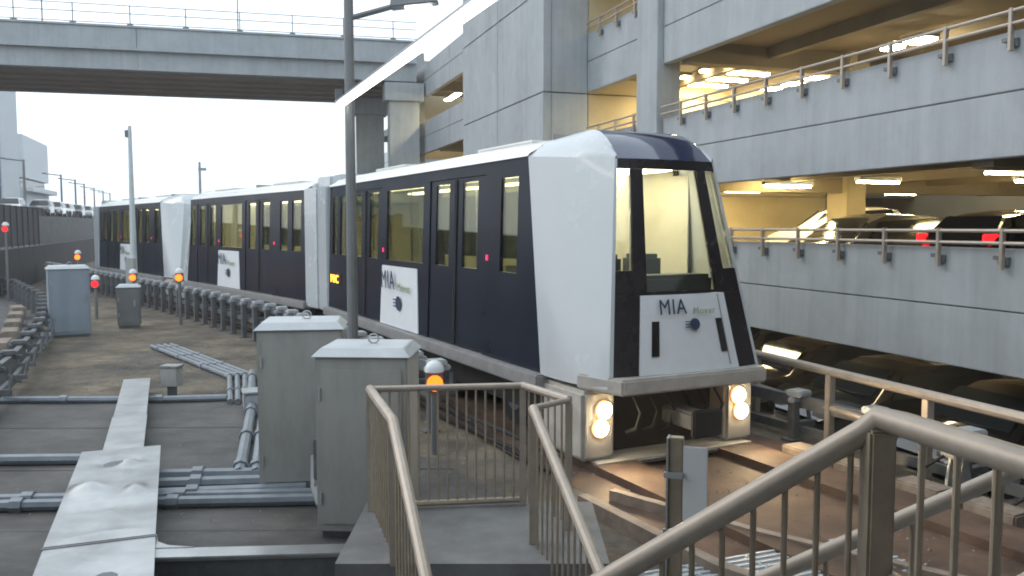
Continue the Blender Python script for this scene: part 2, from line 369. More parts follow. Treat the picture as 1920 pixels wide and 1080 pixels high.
# ---------------------------------------------------------------- cars
def make_car(label, paint, loc, rz, suv=True, group='cars parked in the garage', tail='tail'):
    c = thing('parked_car', label, 'car', loc, rz, group)
    hz = 1.0 if suv else .86
    st_ = [(-2.3, .62, .45, .55, .62), (-2.25, .82, .28, .8, .9), (-1.9, .90, .25, .95, 1.08), (-1.45, .92, .25, .98, 1.55), (-.9, .92, .25, .98, 1.66), (.3, .92, .25, .96, 1.66), (.75, .92, .25, .96, 1.5), (1.35, .91, .25, .95, 1.05), (1.9, .88, .26, .86, .95), (2.2, .8, .3, .7, .8), (2.32, .6, .42, .58, .62)]
    b = MB(); n = 9
    for x, hw, zb, zl, zr in st_:
        zl *= hz; zr *= hz
        rw = hw * (.76 if zr - zl > .3 else .93)
        sec = [(-hw * .9, zb), (-hw, zb + .12), (-hw, zl), (-rw, zr - .05), (0, zr), (rw, zr - .05), (hw, zl), (hw, zb + .12), (hw * .9, zb)]
        b.v += [(x, y, z) for y, z in sec]
    for i in range(len(st_) - 1):
        for k in range(n): b.f.append((i * n + k, i * n + (k + 1) % n, (i + 1) * n + (k + 1) % n, (i + 1) * n + k))
    b.f.append(tuple(range(n))); b.f.append(tuple((len(st_) - 1) * n + k for k in reversed(range(n))))
    part('body', b, paint, c)
    for s in (-1, 1):
        def sw(u, v, s=s): 
            x = -1.5 + u * 2.5; zt = (1.56 - .10 * u) * hz; zb_ = 1.0 * hz; xx = x + (v * (.22 if u < .5 else -.42) * abs(u - .5) * 2)
            return (xx, s * (.925 - v * .185), zb_ + (zt - zb_) * v)
        part('side_window', MB().patch(sw, 4, 2, (0, s * .012, 0)), 'cglass', c)
        part('headlight', MB().box(2.05, 2.26, s * .55 - .15, s * .55 + .15, .62 * hz, .76 * hz), 'car_s', c, .02)
        if tail == 'e_rd': part('taillight', MB().box(-2.02, -1.7, s * .76 - .045, s * .76 + .045, 1.08, 1.22), tail, c, .02)
        else: part('taillight', MB().box(-2.3, -2.12, s * .66 - .14, s * .66 + .14, .72 * hz, .98 * hz), tail, c, .02)
        for x in (-1.4, 1.42):
            wme = MB().tube([(x, s * .70, .33), (x, s * .93, .33)], .33, 18)
            wl = part('wheel', wme, 'rubber', c)
            part('rim', MB().tube([(x, s * .90, .33), (x, s * .945, .33)], .2, 14), 'galv', wl)
    part('windscreen', MB().patch(lambda u, v: (1.33 - v * .60, (u - .5) * (1.62 - v * .36), 1.06 * hz + v * .47 * hz), 3, 2, (.015, 0, .02)), 'cglass', c)
    part('rear_window', MB().patch(lambda u, v: (-1.87 + v * .42, (u - .5) * (1.6 - v * .34), 1.1 * hz + v * .43 * hz), 3, 2, (-.02, 0, .012)), 'cglass', c)
    return c
OUT = GA + R(90)    # pointing towards the track
def inn(t, y, z): return gw(t, y, z)
c1 = make_car('white hatchback parked beyond the low deck rail near the train', M['car_w'], inn(12.6, -7.3, 1.95), R(160))
make_car('black sport utility parked directly right of the yellow column', M['car_g'], inn(7.4, -3.9, 1.65), OUT)
make_car('black sport utility with small red tail lights near the right edge', M['car_k'], inn(3.2, -3.9, 1.65), OUT + R(180), tail='e_rd')
make_car('grey car in the ground level bay just right of the train nose', M['car_g'], inn(9.6, -2.6, -.9), OUT, False)
make_car('glossy brown car in the ground level bay under the parapet', M['car_b'], inn(6.6, -1.7, -.9), OUT, False)
make_car('dark glossy car in the ground level bay behind the pipe rail', M['car_k'], inn(3.7, -1.3, -.9), OUT, False)
make_car('brown car in the ground level bay lowest on the right', M['car_b'], inn(.9, -1.3, -.9), OUT, False)

# ---------------------------------------------------------------- bridge
BA = math.atan2(.245, .97)
br = thing('road_bridge', 'flat concrete bridge crossing over the tracks to the garage', 'bridge', (-4.87, 48.7, 0), BA)
xs = [-60, -45, -30, -15, -.5]
for x0, x1 in zip(xs, xs[1:]):
    part('parapet_panel', MB().box(x0 + .01, x1 - .01, -.25, 0, 12.15, 13.2), 'conc', br, .02)
    part('fascia_girder', MB().box(x0 + .004, x1 - .004, -.02, .5, 11.1, 12.145), 'conc', br, .01)
    part('parapet_panel', MB().box(x0 + .01, x1 - .01, 9.0, 9.25, 12.15, 13.2), 'conc_d', br, .02)
part('ledge', MB().box(-60, -.5, -.32, -.252, 12.05, 12.2), 'conc', br)
part('coping', MB().box(-60, -.5, -.33, .04, 13.203, 13.30), 'conc', br)
part('deck', MB().box(-60, -.5, .51, 8.99, 11.75, 12.1), 'soffit', br)
gm = MB().box(-60, -.5, -.45, .45, 11.02, 11.74).mesh('girder', M['soffit'])
for k in range(5): put('girder', gm, br, (0, 1.35 + k * 1.75, 0))
rl = thing('bridge_railing', 'thin post and rail fence along the top of the bridge', 'railing', (-4.87, 48.7, 13.3), BA)
for z in (.12, .62, 1.02): part('rail', MB().tube([(-60, -.15, z), (-.5, -.15, z)], .022, 6), 'pole', rl)
part('wire', MB().tube([(-60, -.15, 2.3), (-.5, -.15, 2.3)], .018, 5), 'pole', rl)
pm = MB().tube([(0, -.15, 0), (0, -.15, 1.04)], .03, 6).box(-.14, .14, -.22, -.08, .0, .1).mesh('post', 'pole')
pm2 = MB().tube([(0, -.15, 0), (0, -.15, 3.2)], .035, 6).mesh('post', 'pole')
for k in range(22): put('post', pm, rl, (-58.5 + k * 2.7, 0, 0))
for k in range(6): put('post', pm2, rl, (-57 + k * 9.4, 0, 0))
for k in range(2):
    pp = thing('bridge_pier', ['broad concrete pier under the bridge beside the far garage wall', 'darker second pier behind the lamp post under the bridge'][k], 'pier', [(-6.15, 48.9, 0), (-9.0, 54.6, 0)][k], BA, 'piers under the bridge')
    part('shaft', MB().box(-.85, .85, -.5, .5, -.99, 10.0), 'conc', pp, .03)
    part('pier_cap', MB().box(-1.1, 1.1, -.7, .7, 10.003, 11.01), 'conc', pp, .03)
fb = thing('garage_annex', 'pale far end of the parking structure seen under the bridge', 'building', (-8.2, 63, 0), GA)
for z0, z1 in ((1.2, 3.0), (4.3, 6.1), (7.3, 8.9)):
    part('spandrel_panel', MB().box(-3, 9, -.2, 0, z0, (z0 + z1) / 2 - .02), 'bwhite', fb)
    part('spandrel_panel', MB().box(-3, 9, -.2, 0, (z0 + z1) / 2 + .02, z1), 'bwhite', fb)
    part('floor_slab', MB().box(-3, 9, -9, -.22, z0 + .4, z0 + .7), 'ceil', fb)
part('rear_wall', MB().box(-3, 9, -9.4, -9.02, -.99, 10), 'fence', fb)
for t in (-3, 0, 3, 6): part('column', MB().box(t, t + .5, -.7, -.23, -.99, 10), 'conc_d', fb)
part('roof', MB().box(-3, 9, -9.4, .3, 10.003, 10.5), 'conc_d', fb)

# ---------------------------------------------------------------- train
def Wd(z): return 1.36 - .03 * (z - 1.07)
ZB, ZT = 1.07, 3.95
def efr(z): return 1.34 + (z - ZB) * .177          # where the dark side ends and the nose cheek begins
def side_cell(mb, x0, x1, z0, z1, s, off=0, th=.06, x0t=None, x1t=None):
    x0t = x0 if x0t is None else x0t; x1t = x1 if x1t is None else x1t
    o0, i0, o1, i1 = s * (Wd(z0) + off), s * (Wd(z0) + off - th), s * (Wd(z1) + off), s * (Wd(z1) + off - th)
    mb.hexa([(x0, i0, z0), (x1, i0, z0), (x1, o0, z0), (x0, o0, z0), (x0t, i1, z1), (x1t, i1, z1), (x1t, o1, z1), (x0t, o1, z1)])
def logo(parent, w_, faceT, sz):      # MIA Mover wordmark and round badge; faceT puts x,y of the sign into the parent frame
    def lay(me, name='lettering'):
        me.transform(faceT); return put(name, me, parent)
    a = text_mesh("MIA", .62 * sz, 'logo_b', .003); a.transform(Matrix.Translation((.09 * w_, .86 * sz, 0)) @ Matrix.Diagonal((.85, 1, 1, 1))); lay(a)
    for v in (1.0,):
        b = text_mesh("Mover", .28 * sz, 'logo_g'); b.transform(Matrix.Translation((.54 * w_, .84 * sz, 0))); lay(b)
    r = MB(); n = 24
    r.tube([(.55 * w_, .55 * sz, -.003), (.55 * w_, .55 * sz, .003)], .17 * sz, n)
    lay(r.mesh('badge', 'logo_b'), 'badge')
    q = MB()
    for k in range(3): q.box(.55 * w_ - .34 * sz, .55 * w_ - .05 * sz, (.46 + k * .075) * sz, (.49 + k * .075) * sz, -.002, .006)
    lay(q.mesh('badge_stripe', 'logo_b'), 'badge_stripe')
def make_train(label, loc, head, front, rear, lamps):
    L = LCAR
    o = thing('train_car', label, 'train', (loc[0], loc[1], 0), R(90 + head), 'coupled cars of the people mover')
    fx = 1.0 if front else 0; 
    xs0 = (lambda z: efr(z)) if front else (lambda z: .8)
    xs1 = (lambda z: L - efr(z)) if rear else (lambda z: L - .8)
    zw0, zw1 = 2.35, 3.7
    # side wall with window openings
    wins = [(2.12, 2.66), (5.75, 7.75), (10.55, 11.1)]
    doors = [(3.2, 5.45), (8.05, 10.3)]
    if not front: wins.append((1.2, 1.8))
    if not rear: wins.append((11.35, 11.75))
    wins.sort()
    for s in (1, -1):
        sp = MB()
        cuts = sorted([(a, b, 'w') for a, b in wins] + [(a, b, 'd') for a, b in doors])
        x = None
        segs = []; prev = 'start'
        px = None
        for a, b, k in cuts + [(None, None, 'end')]:
            # solid strip from px to a
            lo0, lo1 = (xs0(ZB), xs0(ZT)) if px is None else (px, px)
            hi0, hi1 = (xs1(ZB), xs1(ZT)) if a is None else (a, a)
            side_cell(sp, lo0, hi0, ZB, ZT, s, 0, .06, lo1, hi1)
            if k == 'w':
                side_cell(sp, a, b, ZB, zw0, s); side_cell(sp, a, b, zw1, ZT, s)
            elif k == 'd':
                side_cell(sp, a, b, 3.78, ZT, s)
            px = b
        wl = part('side_wall', sp, 'navy', o)
        for a, b in wins:
            m_ = MB(); side_cell(m_, a + .004, b - .004, zw0 + .004, zw1 - .004, s, -.02, .015); part('window', m_, 'winglass', o)
            if a == 5.75:
                for bx in (a + .62, a + 1.3): pass
        for a, b in doors:
            mid = (a + b) / 2
            for x0, x1 in ((a + .015, mid - .012), (mid + .012, b - .015)):
                d = MB(); wx0, wx1 = x0 + .28, x1 - .24
                side_cell(d, x0, wx0, ZB + .02, 3.765, s, -.02, .05); side_cell(d, wx1, x1, ZB + .02, 3.765, s, -.02, .05)
                side_cell(d, wx0, wx1, ZB + .02, zw0, s, -.02, .05); side_cell(d, wx0, wx1, zw1, 3.765, s, -.02, .05)
                dr = part('door', d, 'navy', o)
                g_ = MB(); side_cell(g_, wx0 + .004, wx1 - .004, zw0 + .004, zw1 - .004, s, -.035, .012); part('door_window', g_, 'winglass', dr)
                e_ = MB(); side_cell(e_, x1 - .03 if x1 < mid else x0, x1 if x1 < mid else x0 + .03, ZB + .03, 3.75, s, .0, .02); part('door_edge', e_, 'rubber', dr)
            for xx in (a - .12,):
                mk = MB(); side_cell(mk, xx - .03, xx + .03, 2.5, 2.58, s, .012, .014); part('signal_reflection', mk, 'e_pk', o)  # glowing red spot stands in for a signal reflected in the side
        cr = MB(); side_cell(cr, 5.85, 8.0, 1.075, 2.24, s, .022, .02, 5.97, 7.93)
        sg = part('sign_panel', cr, 'signw', o, .006)
        if s == 1:
            T = Matrix.Translation((8.0, Wd(1.1) + .026, 1.10)) @ Matrix(((-1, 0, 0, 0), (0, 0, 1, 0), (0, 1, 0, 0), (0, 0, 0, 1))) @ Matrix.Rotation(R(1.7), 4, 'X')
            logo(sg, 2.1, T, .82)
        si = MB(); si.box(xs0(ZB) - .1, xs1(ZB) + .1, s * 1.30 - .06 if s > 0 else s * 1.30 - .18, s * 1.30 + .18 if s > 0 else s * 1.30 + .06, .86, 1.062)
        part('sill', si, 'sill', o, .02)
        cv = MB().patch(lambda u, v, s=s: ((xs0(ZT) - .02) + u * (xs1(ZT) - xs0(ZT) + .04), s * (Wd(ZT) + .03 - .22 * math.sin(v * 1.57) ** 2), ZT + .004 + .16 * v), 1, 4, (0, -s * .02, .012))
        part('cant_rail', cv, 'cream', o)
    if lamps:
        dm = MB(); side_cell(dm, 10.95, 11.9, 1.62, 1.92, 1, .012, .02); dd = part('reflection_panel', dm, 'black', o)  # panel and glowing letters added for an orange reflection in the side
        tm = text_mesh("MIC", .27, 'e_amber'); tm.transform(Matrix.Translation((11.8, Wd(1.7) + .017, 1.68)) @ Matrix(((-1.35, 0, 0, 0), (0, 0, 1, 0), (0, 1, 0, 0), (0, 0, 0, 1)))); put('lettering', tm, dd)
    # roof
    prof = [(-1.15, ZT + .06), (-1.12, ZT + .14), (-.8, ZT + .26), (-.3, ZT + .33), (.3, ZT + .33), (.8, ZT + .26), (1.12, ZT + .14), (1.15, ZT + .06)]
    rb = MB(); x0, x1 = (1.85 if front else 0.783), (L - 1.85 if rear else L - 0.783)
    b = len(rb.v)
    for x in (x0, x1): rb.v += [(x, y, z) for y, z in prof]
    n = len(prof)
    for k in range(n): rb.f.append((k, (k + 1) % n, n + (k + 1) % n, n + k))
    rb.f += [tuple(range(n)), tuple(n + k for k in reversed(range(n)))]
    rf = part('roof', rb, 'cream', o)
    for x in (3.0, 8.6): part('roof_unit', MB().box(x, x + 2.0, -.62, .62, ZT + .30, ZT + .36), 'cream', rf, .03)
    for x in (x0 + .2, (x0 + x1) / 2): part('roof_seam', MB().box(x, x + .03, -.78, .78, ZT + .25, ZT + .345), 'sill', rf)
    # underframe and wheels
    part('underframe', MB().box(.7, L - .7, -1.15, 1.15, .42, .855), 'under', o)
    part('equipment_box', MB().box(4.6, 8.2, -1.2, 1.2, .22, .419), 'under', o, .03)
    for x in (2.6, L - 2.6):
        for s in (-1, 1):
            w_ = part('wheel', MB().tube([(x, s * .78, .55), (x, s * 1.1, .55)], .45, 20), 'rubber', o)
            part('rim', MB().tube([(x, s * 1.06, .55), (x, s * 1.12, .55)], .24, 14), 'galv_d', w_)
    # interior
    part('floor', MB().box(.4, L - .4, -1.28, 1.28, 1.072, 1.12), 't_in', o)
    part('ceiling', MB().box(.4 if not front else 1.95, L - (.4 if not rear else 1.95), -1.2, 1.2, 3.82, 3.86), 't_in', o)
    for s in (1, -1):
        part('lining', MB().box(1.9, L - 1.9, s * 1.255 - .01, s * 1.255 + .01, 1.13, 2.33), 't_in', o)
        part('lining', MB().box(1.9, L - 1.9, s * 1.20 - .01, s * 1.20 + .01, 3.71, 3.815), 't_in', o)
    for s in (-1, 1): part('ceiling_light', MB().box(1.3, L - 1.3, s * .62 - .10, s * .62 + .10, 3.78, 3.815), 'e_in', o)
    pl = MB()
    for x in (3.1, 4.3, 5.6, 7.9, 9.2, 10.4):
        for s in (-1, 1): part('grab_pole', MB().tube([(x, s * .72, 1.12), (x, s * .72, 3.8)], .02, 8), 'steel', o)
    for x in (6.0, 6.85):
        for s in (-1, 1):
            sb = MB().box(x, x + .6, s * 1.0 - .22, s * 1.0 + .22, 1.45, 1.55).box(x + .08, x + .52, s * 1.1 - .12, s * 1.1 + .12, 1.125, 1.45)
            part('seat', sb, 't_seat', o, .02); part('seat_back', MB().box(x, x + .6, s * 1.2 - .04, s * 1.2 + .04, 1.56, 2.2), 't_seat', o, .02)
    # ends
    for nose, mx, in ((front, lambda a: a), (rear, lambda a: L - a)):
        if not nose:
            e = MB(); 
            for s in (1, -1): 
                y0, y1 = (1.02, 1.385) if s > 0 else (-1.385, -1.02)
                xa, xb = sorted((mx(-.02), mx(.78)))
                e.box(xa, xb, y0, y1, .92, 3.98)
            xa, xb = sorted((mx(-.02), mx(.78))); e.box(xa, xb, -1.0, 1.0, 3.6, 4.28)
            part('end_frame', e, 'white', o, .03)
            xa, xb = sorted((mx(-.30), mx(.1))); part('gangway_bellows', MB().box(xa, xb, -.85, .85, 1.0, 3.55), 'rubber', o, .03)
            xa, xb = sorted((mx(.1), mx(.16))); part('end_wall', MB().box(xa, xb, -1.0, 1.0, 1.07, 3.58), 't_in', o)
            continue
        W1, W2 = ('mask', 'wscreen') if mx(0) == 0 and lamps else ('white', 'white')
        wf = lambda z: 1.17 - (z - 1.2) * .145
        af = lambda z: 0.0 if z < 1.2 else (z - 1.2) / 2.65 * .50
        def F(sv, z, off=0.0):
            return (mx(af(z) - .10 * (1 - sv * sv) + off), sv * wf(z), z)
        th = (.05 if mx(0) == 0 else -.05, 0, 0)
        def pnl(s0b, s1b, s0t, s1t, z0, z1, off=0.0, nu=5, nv=4):
            def fn(u, v):
                z = z0 + (z1 - z0) * v; a_ = s0b + (s0t - s0b) * v; b_ = s1b + (s1t - s1b) * v
                return F(a_ + (b_ - a_) * u, z, off)
            return MB().patch(fn, nu, nv, th)
        for s in (1, -1):
            def ch(u, v, s=s):
                z = 1.05 + (ZT - 1.05) * v; zz = max(z, 1.07)
                p0 = Vector((mx(efr(zz)), s * (Wd(zz) + .004), z)); p1 = Vector(F(s, min(z, 3.85))); p1.z = min(z, 3.85)
                q = p0.lerp(p1, u); q.y += s * .06 * math.sin(u * math.pi); return q
            part('cheek', MB().patch(ch, 6, 8, (0, -s * .04, 0)), 'white', o)
            pil = pnl(.53 * s, .72 * s, .53 * s, .72 * s, 2.16, 3.72); part('windscreen_pillar', pil, W1, o)
            part('edge_pillar', pnl(.955 * s, s, .955 * s, s, 1.2, 3.85, -.003, 1, 6), 'white', o)
            part('corner_panel', pnl(.665 * s, .953 * s, .63 * s, .953 * s, 1.2, 2.157), W1, o)
            part('sill_panel', pnl(.722 * s, .953 * s, .722 * s, .953 * s, 2.16, 2.46), W1, o)
            part('side_windscreen', pnl(.724 * s, .951 * s, .724 * s, .951 * s, 2.463, 3.717, .02), W2, o)
        part('header', pnl(-.953, .953, -.953, .953, 3.722, 3.85), W1, o)
        part('windscreen', pnl(-.527, .527, -.527, .527, 2.20, 3.717, .02), W2, o)
        part('sill_panel', pnl(-.527, .527, -.527, .527, 2.162, 2.197), W1, o)
        fp = part('front_panel', pnl(-.66, .66, -.625, .625, 1.2, 2.155, -.025), 'signw' if W1 == 'mask' else 'white', o, 0)
        part('panel_seam', pnl(-.545, -.53, -.515, -.50, 1.25, 2.14, -.03, 1), 'sill', fp)
        for s in (1, -1): W1 == 'mask' and part('vent', pnl(s * .43, s * .52, s * .41, s * .50, 1.42, 1.84, -.04, 1), 'black', fp)
        if mx(0) == 0:
            T = Matrix.Translation((mx(.02) - .115, .56, 1.55)) @ Matrix(((0, 0, -1, 0), (-1, 0, 0, 0), (0, 1, 0, 0), (0, 0, 0, 1))) @ Matrix.Rotation(R(-10.6), 4, 'X')
            logo(fp, 1.15, T, .44)
        # brow: tinted panel sloping back to the roof, white flanks
        def bw(u, v):
            p = Vector(F(-.93 + 1.86 * u, 3.853)); yy = -1 + 2 * u
            q = Vector((mx(1.35), yy * .62, ZT + .345)); r_ = p.lerp(q, v); r_.z += .12 * math.sin(v * math.pi); return r_
        if W1 == 'mask': xa, xb = sorted((mx(1.5), mx(2.7))); part('cab_lining', MB().box(xa, xb, -1.19, -1.17, 1.13, 3.75), 't_in', o)
        part('brow_panel', MB().patch(bw, 6, 5, (0, 0, -.03)), 'brow' if W1 == 'mask' else 'white', o)
        def nr(u, v):
            q = Vector((mx(1.352), (-1 + 2 * u) * .62, ZT + .345)); p = Vector((mx(1.86), (-1 + 2 * u) * .80, ZT + .262 + .07 * (1 - (2 * u - 1) ** 2))); return q.lerp(p, v)
        part('nose_roof', MB().patch(nr, 6, 2, (0, 0, -.03)), 'white', o)
        for s in (1, -1):
            def fl(u, v, s=s):
                p0 = Vector(ch(1 - u, 1, s)); 
                a_ = Vector((mx(1.86), s * .80, ZT + .262)); b_ = Vector(F(s * .93, 3.853)); q1 = Vector((mx(1.352), s * .62, ZT + .345))
                top = a_.lerp(q1, u / .45) if u < .45 else q1.lerp(b_, (u - .45) / .55)
                if u >= .45: top.z += .12 * math.sin((u - .45) / .55 * math.pi)
                p0 = Vector(ch(u, 1, s)); r_ = p0.lerp(top, v); r_.z += .05 * math.sin(v * math.pi); return r_
            part('nose_flank', MB().patch(fl, 9, 4, (0, 0, -.03)), 'white', o)
        # bumper, pods, lamps, coupler
        part('bumper', MB().hexa([(mx(-.22), -1.12, 1.0), (mx(.5), -1.33, 1.0), (mx(.5), 1.33, 1.0), (mx(-.22), 1.12, 1.0), (mx(-.22), -1.12, 1.195), (mx(.5), -1.33, 1.195), (mx(.5), 1.33, 1.195), (mx(-.22), 1.12, 1.195)]), 'dirty', o, .025)
        for s in (1, -1):
            xa, xb = sorted((mx(.28), mx(1.3))); ya, yb = sorted((s * .88, s * 1.36))
            part('skirt_pod', MB().box(xa, xb, ya, yb, .12, .995), 'dirty', o, .05)
            for z, dy in ((.75, .02), (.53, -.03)):
                hl = part('headlight', MB().tube([(mx(.27), s * (1.09 - dy), z), (mx(.225), s * (1.09 - dy), z)], .10, 18), 'e_head' if lamps else 'black', o)
                part('headlight_ring', MB().tube([(mx(.279), s * (1.09 - dy), z), (mx(.245), s * (1.09 - dy), z)], .115, 18), 'e_bloom' if lamps else 'galv_d', hl)
            if lamps:
                ld = bpy.data.lights.new('headlight_beam', 'SPOT'); ld.energy = 130; ld.color = (1, .72, .40); ld.spot_size = R(110); ld.spot_blend = .8; ld.shadow_soft_size = .1
                lo = bpy.data.objects.new('headlight_beam', ld); C.objects.link(lo); lo.parent = o; lo.location = (mx(.14), s * 1.09, .66); lo.rotation_euler = (R(78), 0, R(90))
        xa, xb = sorted((mx(.12), mx(.9))); part('lower_valance', MB().box(xa, xb, -1.25, 1.25, .05, .119), 'dirty', o, .04)
        xa, xb = sorted((mx(.6), mx(.9))); part('bulkhead', MB().box(xa, xb, -.87, .87, .122, .98), 'under', o)
        xa, xb = sorted((mx(-.35), mx(.35))); cp_ = part('coupler', MB().box(xa, xb, -.14, .14, .5, .72), 'galv_d', o, .03)
        xa, xb = sorted((mx(-.42), mx(-.34))); part('coupler_face', MB().box(xa, xb, -.22, .22, .44, .78), 'under', cp_, .02)
        for k in range(6):
            y = -.7 + k * .26; part('hose', MB().tube([(mx(.33), y, .9), (mx(.1), y + .03, .7), (mx(.15), y + .06, .5), (mx(.33), y + .08, .42)], .025, 6), 'rubber', o)
        # driver bay: console and bright partition
        xa, xb = sorted((mx(.35), mx(.75))); part('console', MB().box(xa, xb, -.7, .7, 1.13, 2.38), 't_seat', o, .05)
        xa, xb = sorted((mx(1.15), mx(1.75)))
        for y in (-.55, .12):
            part('seat_back', MB().box(xa + .1, xb - .1, y, y + .45, 1.6, 2.62), 't_seat', o, .06)
        xa, xb = sorted((mx(2.5), mx(2.56))); part('partition', MB().box(xa, xb, -1.0, .75, 1.13, 3.8), 't_in', o)
        xa, xb = sorted((mx(.9), mx(1.94))); part('cab_ceiling', MB().box(xa, xb, -.72, .72, 3.80, 3.84), 't_in', o)
        xa, xb = sorted((mx(1.25), mx(1.75))); part('ceiling_light', MB().box(xa, xb, -.55, .55, 3.76, 3.795), 'e_in', o)
    return o
hv = lambda h: Vector((-math.sin(R(h)), math.cos(R(h)), 0))
pA = Vector((*A0, 0)); pB = pA + hv(HA) * LCAR + hv(31) * .36; pC = pB + hv(HB) * LCAR + hv(37) * .35
make_train('lead train car with lit headlights and its slanted nose facing us', pA, HA, True, False, True)
make_train('middle train car directly behind the lead car', pB, HB, False, True, False)
make_train('farthest train car at the left end of the train', pC, HC_, True, False, False)

# ---------------------------------------------------------------- power rail and guide rail beside the track
def along(pts, step, s0=0.0):
    P = [Vector((x, y, 0)) for x, y in pts]; d = s0; out = []; acc = 0
    for a, b in zip(P, P[1:]):
        l = (b - a).length; dr = (b - a) / l
        while d <= acc + l: out.append((a + dr * (d - acc), math.atan2(dr.y, dr.x))); d += step
        acc += l
    return out
def offs(pts, o):
    P = [Vector((x, y, 0)) for x, y in pts]; L = []
    for i, p in enumerate(P):
        d = (P[min(i + 1, len(P) - 1)] - P[max(i - 1, 0)]).normalized(); L.append((p.x - d.y * o, p.y + d.x * o))
    return L
def side_rail(name, label, pts, s0, s1, z, step, stub, group='guide rails beside the tracks', mm='galv_d', bm='cap'):
    t = thing(name, label, 'rail', (0, 0, 0), 0, group)
    seq = [q for q in along(pts, step) if True]
    seq = [q for i, q in enumerate(seq) if s0 <= i * step <= s1]
    line = [(p.x, p.y) for p, a in seq]
    part('rail_beam', ribbon(MB(), line, -.05, .05, z - .14, z + .02), mm, t)
    part('rail_beam', ribbon(MB(), line, -.04, .04, z - .52, z - .40), mm, t)
    pm = MB().box(-.06, .06, .06, .18, .0, z - .05).box(-.1, .1, .02, .26, .0, .03).mesh('post', mm, .008)
    bk = MB().box(-.13, .13, -.10, .16, z + .022, z + .11).box(-.05, .05, -.18, .22, z - .06, z + .02).mesh('bracket', bm, .02)
    ar = MB().box(-.05, .05, -.25, .1, z - .42, z - .34).tube([(0, -.2, z - .4), (.1, -.24, z - .12)], .03, 6).mesh('insulator', mm)
    for p, a in seq:
        q = put('post', pm, t, (p.x, p.y, 0), a)
        put('bracket', bk, q, (0, 0, 0), random.uniform(-.15, .15)); put('insulator', ar, q)
    return t
side_rail('guide_rail', 'near guide rail on dark posts with pale brackets beside the train', offs(TR, 2.1), 17, 60, .95, .95, 1)
side_rail('guide_rail', 'guide rail between the train and the garage side pipe rail', offs(TR, -2.25), 4, 30, .6, 1.3, 1, mm='galv_d')
side_rail('guide_rail', 'guide rail on the near edge of the left hand track', offs(TL, -2.05), 6, 56, .7, 1.5, 1, bm='galv_d')
side_rail('guide_rail', 'guide rail on the far edge of the left hand track', offs(TL, 2.05), 6, 56, .8, 1.5, 1, bm='galv_d')
# pale blocks along the left track
for k, (p, a) in enumerate(along(offs(TL, -1.3), 2.4, 12)[:9]):
    o = part('sleeper_block', MB().box(-.55, .55, -.2, .2, 0, .30), 'grime', None, .03); o.location = (p.x, p.y, .1); o.rotation_euler = (0, 0, a)
    tag(o, 'pale concrete block lying along the left hand track', 'block', 'pale blocks along the left track')
for k, (p, a) in enumerate(along(offs(TR, -1.45), .85, 6.6)[:9]):
    o = part('sleeper_block', MB().box(-.28, .28, -.16, .16, 0, .18), 'grime', None, .02); o.location = (p.x, p.y, .004); o.rotation_euler = (0, 0, a)
    tag(o, 'pale block bolted beside the track in front of the train', 'block', 'pale blocks in front of the train')

# pipe rail along the slab edge towards the garage
pr = thing('pipe_rail', 'long grey pipe rail running along the slab edge below the garage', 'railing', gw(0, 3.0, 0), GA)
part('rail', MB().tube([(-7, 0, 1.05), (15, 0, 1.05)], .06, 10), 'rail', pr)
part('rail', MB().tube([(-7, 0, .55), (15, 0, .55)], .045, 10), 'rail', pr)
pm = MB().box(-.05, .05, -.05, .05, 0, 1.0).mesh('post', 'rail', .008)
for k in range(13): put('post', pm, pr, (-6.5 + k * 1.7, 0, 0))

# ---------------------------------------------------------------- cabinets
def cabinet(label, loc, rz, w_, d_, h_, body, hook=True):
    c = thing('equipment_cabinet', label, 'cabinet', loc, rz, 'trackside equipment cabinets')
    b_ = part('body', MB().box(-w_ / 2, w_ / 2, -d_ / 2, d_ / 2, .08, h_ - .094), body, c, .012)
    part('plinth', MB().box(-w_ / 2 + .04, w_ / 2 - .04, -d_ / 2 + .04, d_ / 2 - .04, 0, .078), 'galv_d', c)
    e = .035
    cap = MB().hexa([(-w_ / 2 - e, -d_ / 2 - e, h_ - .090), (w_ / 2 + e, -d_ / 2 - e, h_ - .090), (w_ / 2 + e, d_ / 2 + e, h_ - .090), (-w_ / 2 - e, d_ / 2 + e, h_ - .090),
                     (-w_ / 2 + .05, -d_ / 2 + .05, h_ - .006), (w_ / 2 - .05, -d_ / 2 + .05, h_ - .006), (w_ / 2 - .05, d_ / 2 - .06, h_), (-w_ / 2 + .05, d_ / 2 - .06, h_)])
    k = part('cap', cap, 'cap', c, .008)
    part('lifting_ring', MB().tube([(.05 + .05 * math.cos(t * .52), 0, h_ + .045 + .045 * math.sin(t * .52)) for t in range(13)], .009, 6), 'galv', k)
    part('door', MB().box(-w_ / 2 + .05, w_ / 2 - .05, -d_ / 2 - .016, -d_ / 2 - .002, .16, h_ - .2), body, c, .006)
    part('handle', MB().box(w_ / 2 - .16, w_ / 2 - .12, -d_ / 2 - .05, -d_ / 2 - .018, h_ * .5, h_ * .5 + .2), 'galv', c, .008)
    hm = MB().tube([(-w_ / 2 + .05, -d_ / 2 - .02, 0), (-w_ / 2 + .05, -d_ / 2 - .02, .12)], .014, 6).mesh('hinge', 'galv')
    for z in (.35, h_ - .5): put('hinge', hm, c, (0, 0, z))
    return c
k2 = cabinet('nearest grey cabinet with pale chamfered cap beside the stair rail', (-1.41, 8.33, 0), R(-3), .88, .70, 1.86, 'cab')
for z, m_ in ((1.03, 'e_pk'), (.96, 'e_gr')):
    part('pilot_light', MB().box(-.475, -.443, -.16, -.12, z, z + .03), m_, k2)
part('side_box', MB().box(-.50, -.442, -.25, -.05, .55, .95), 'galv_d', k2, .01)
cabinet('grey cabinet standing just left of the nearest one', (-2.40, 9.72, 0), R(8), .92, .72, 1.95, 'cab')
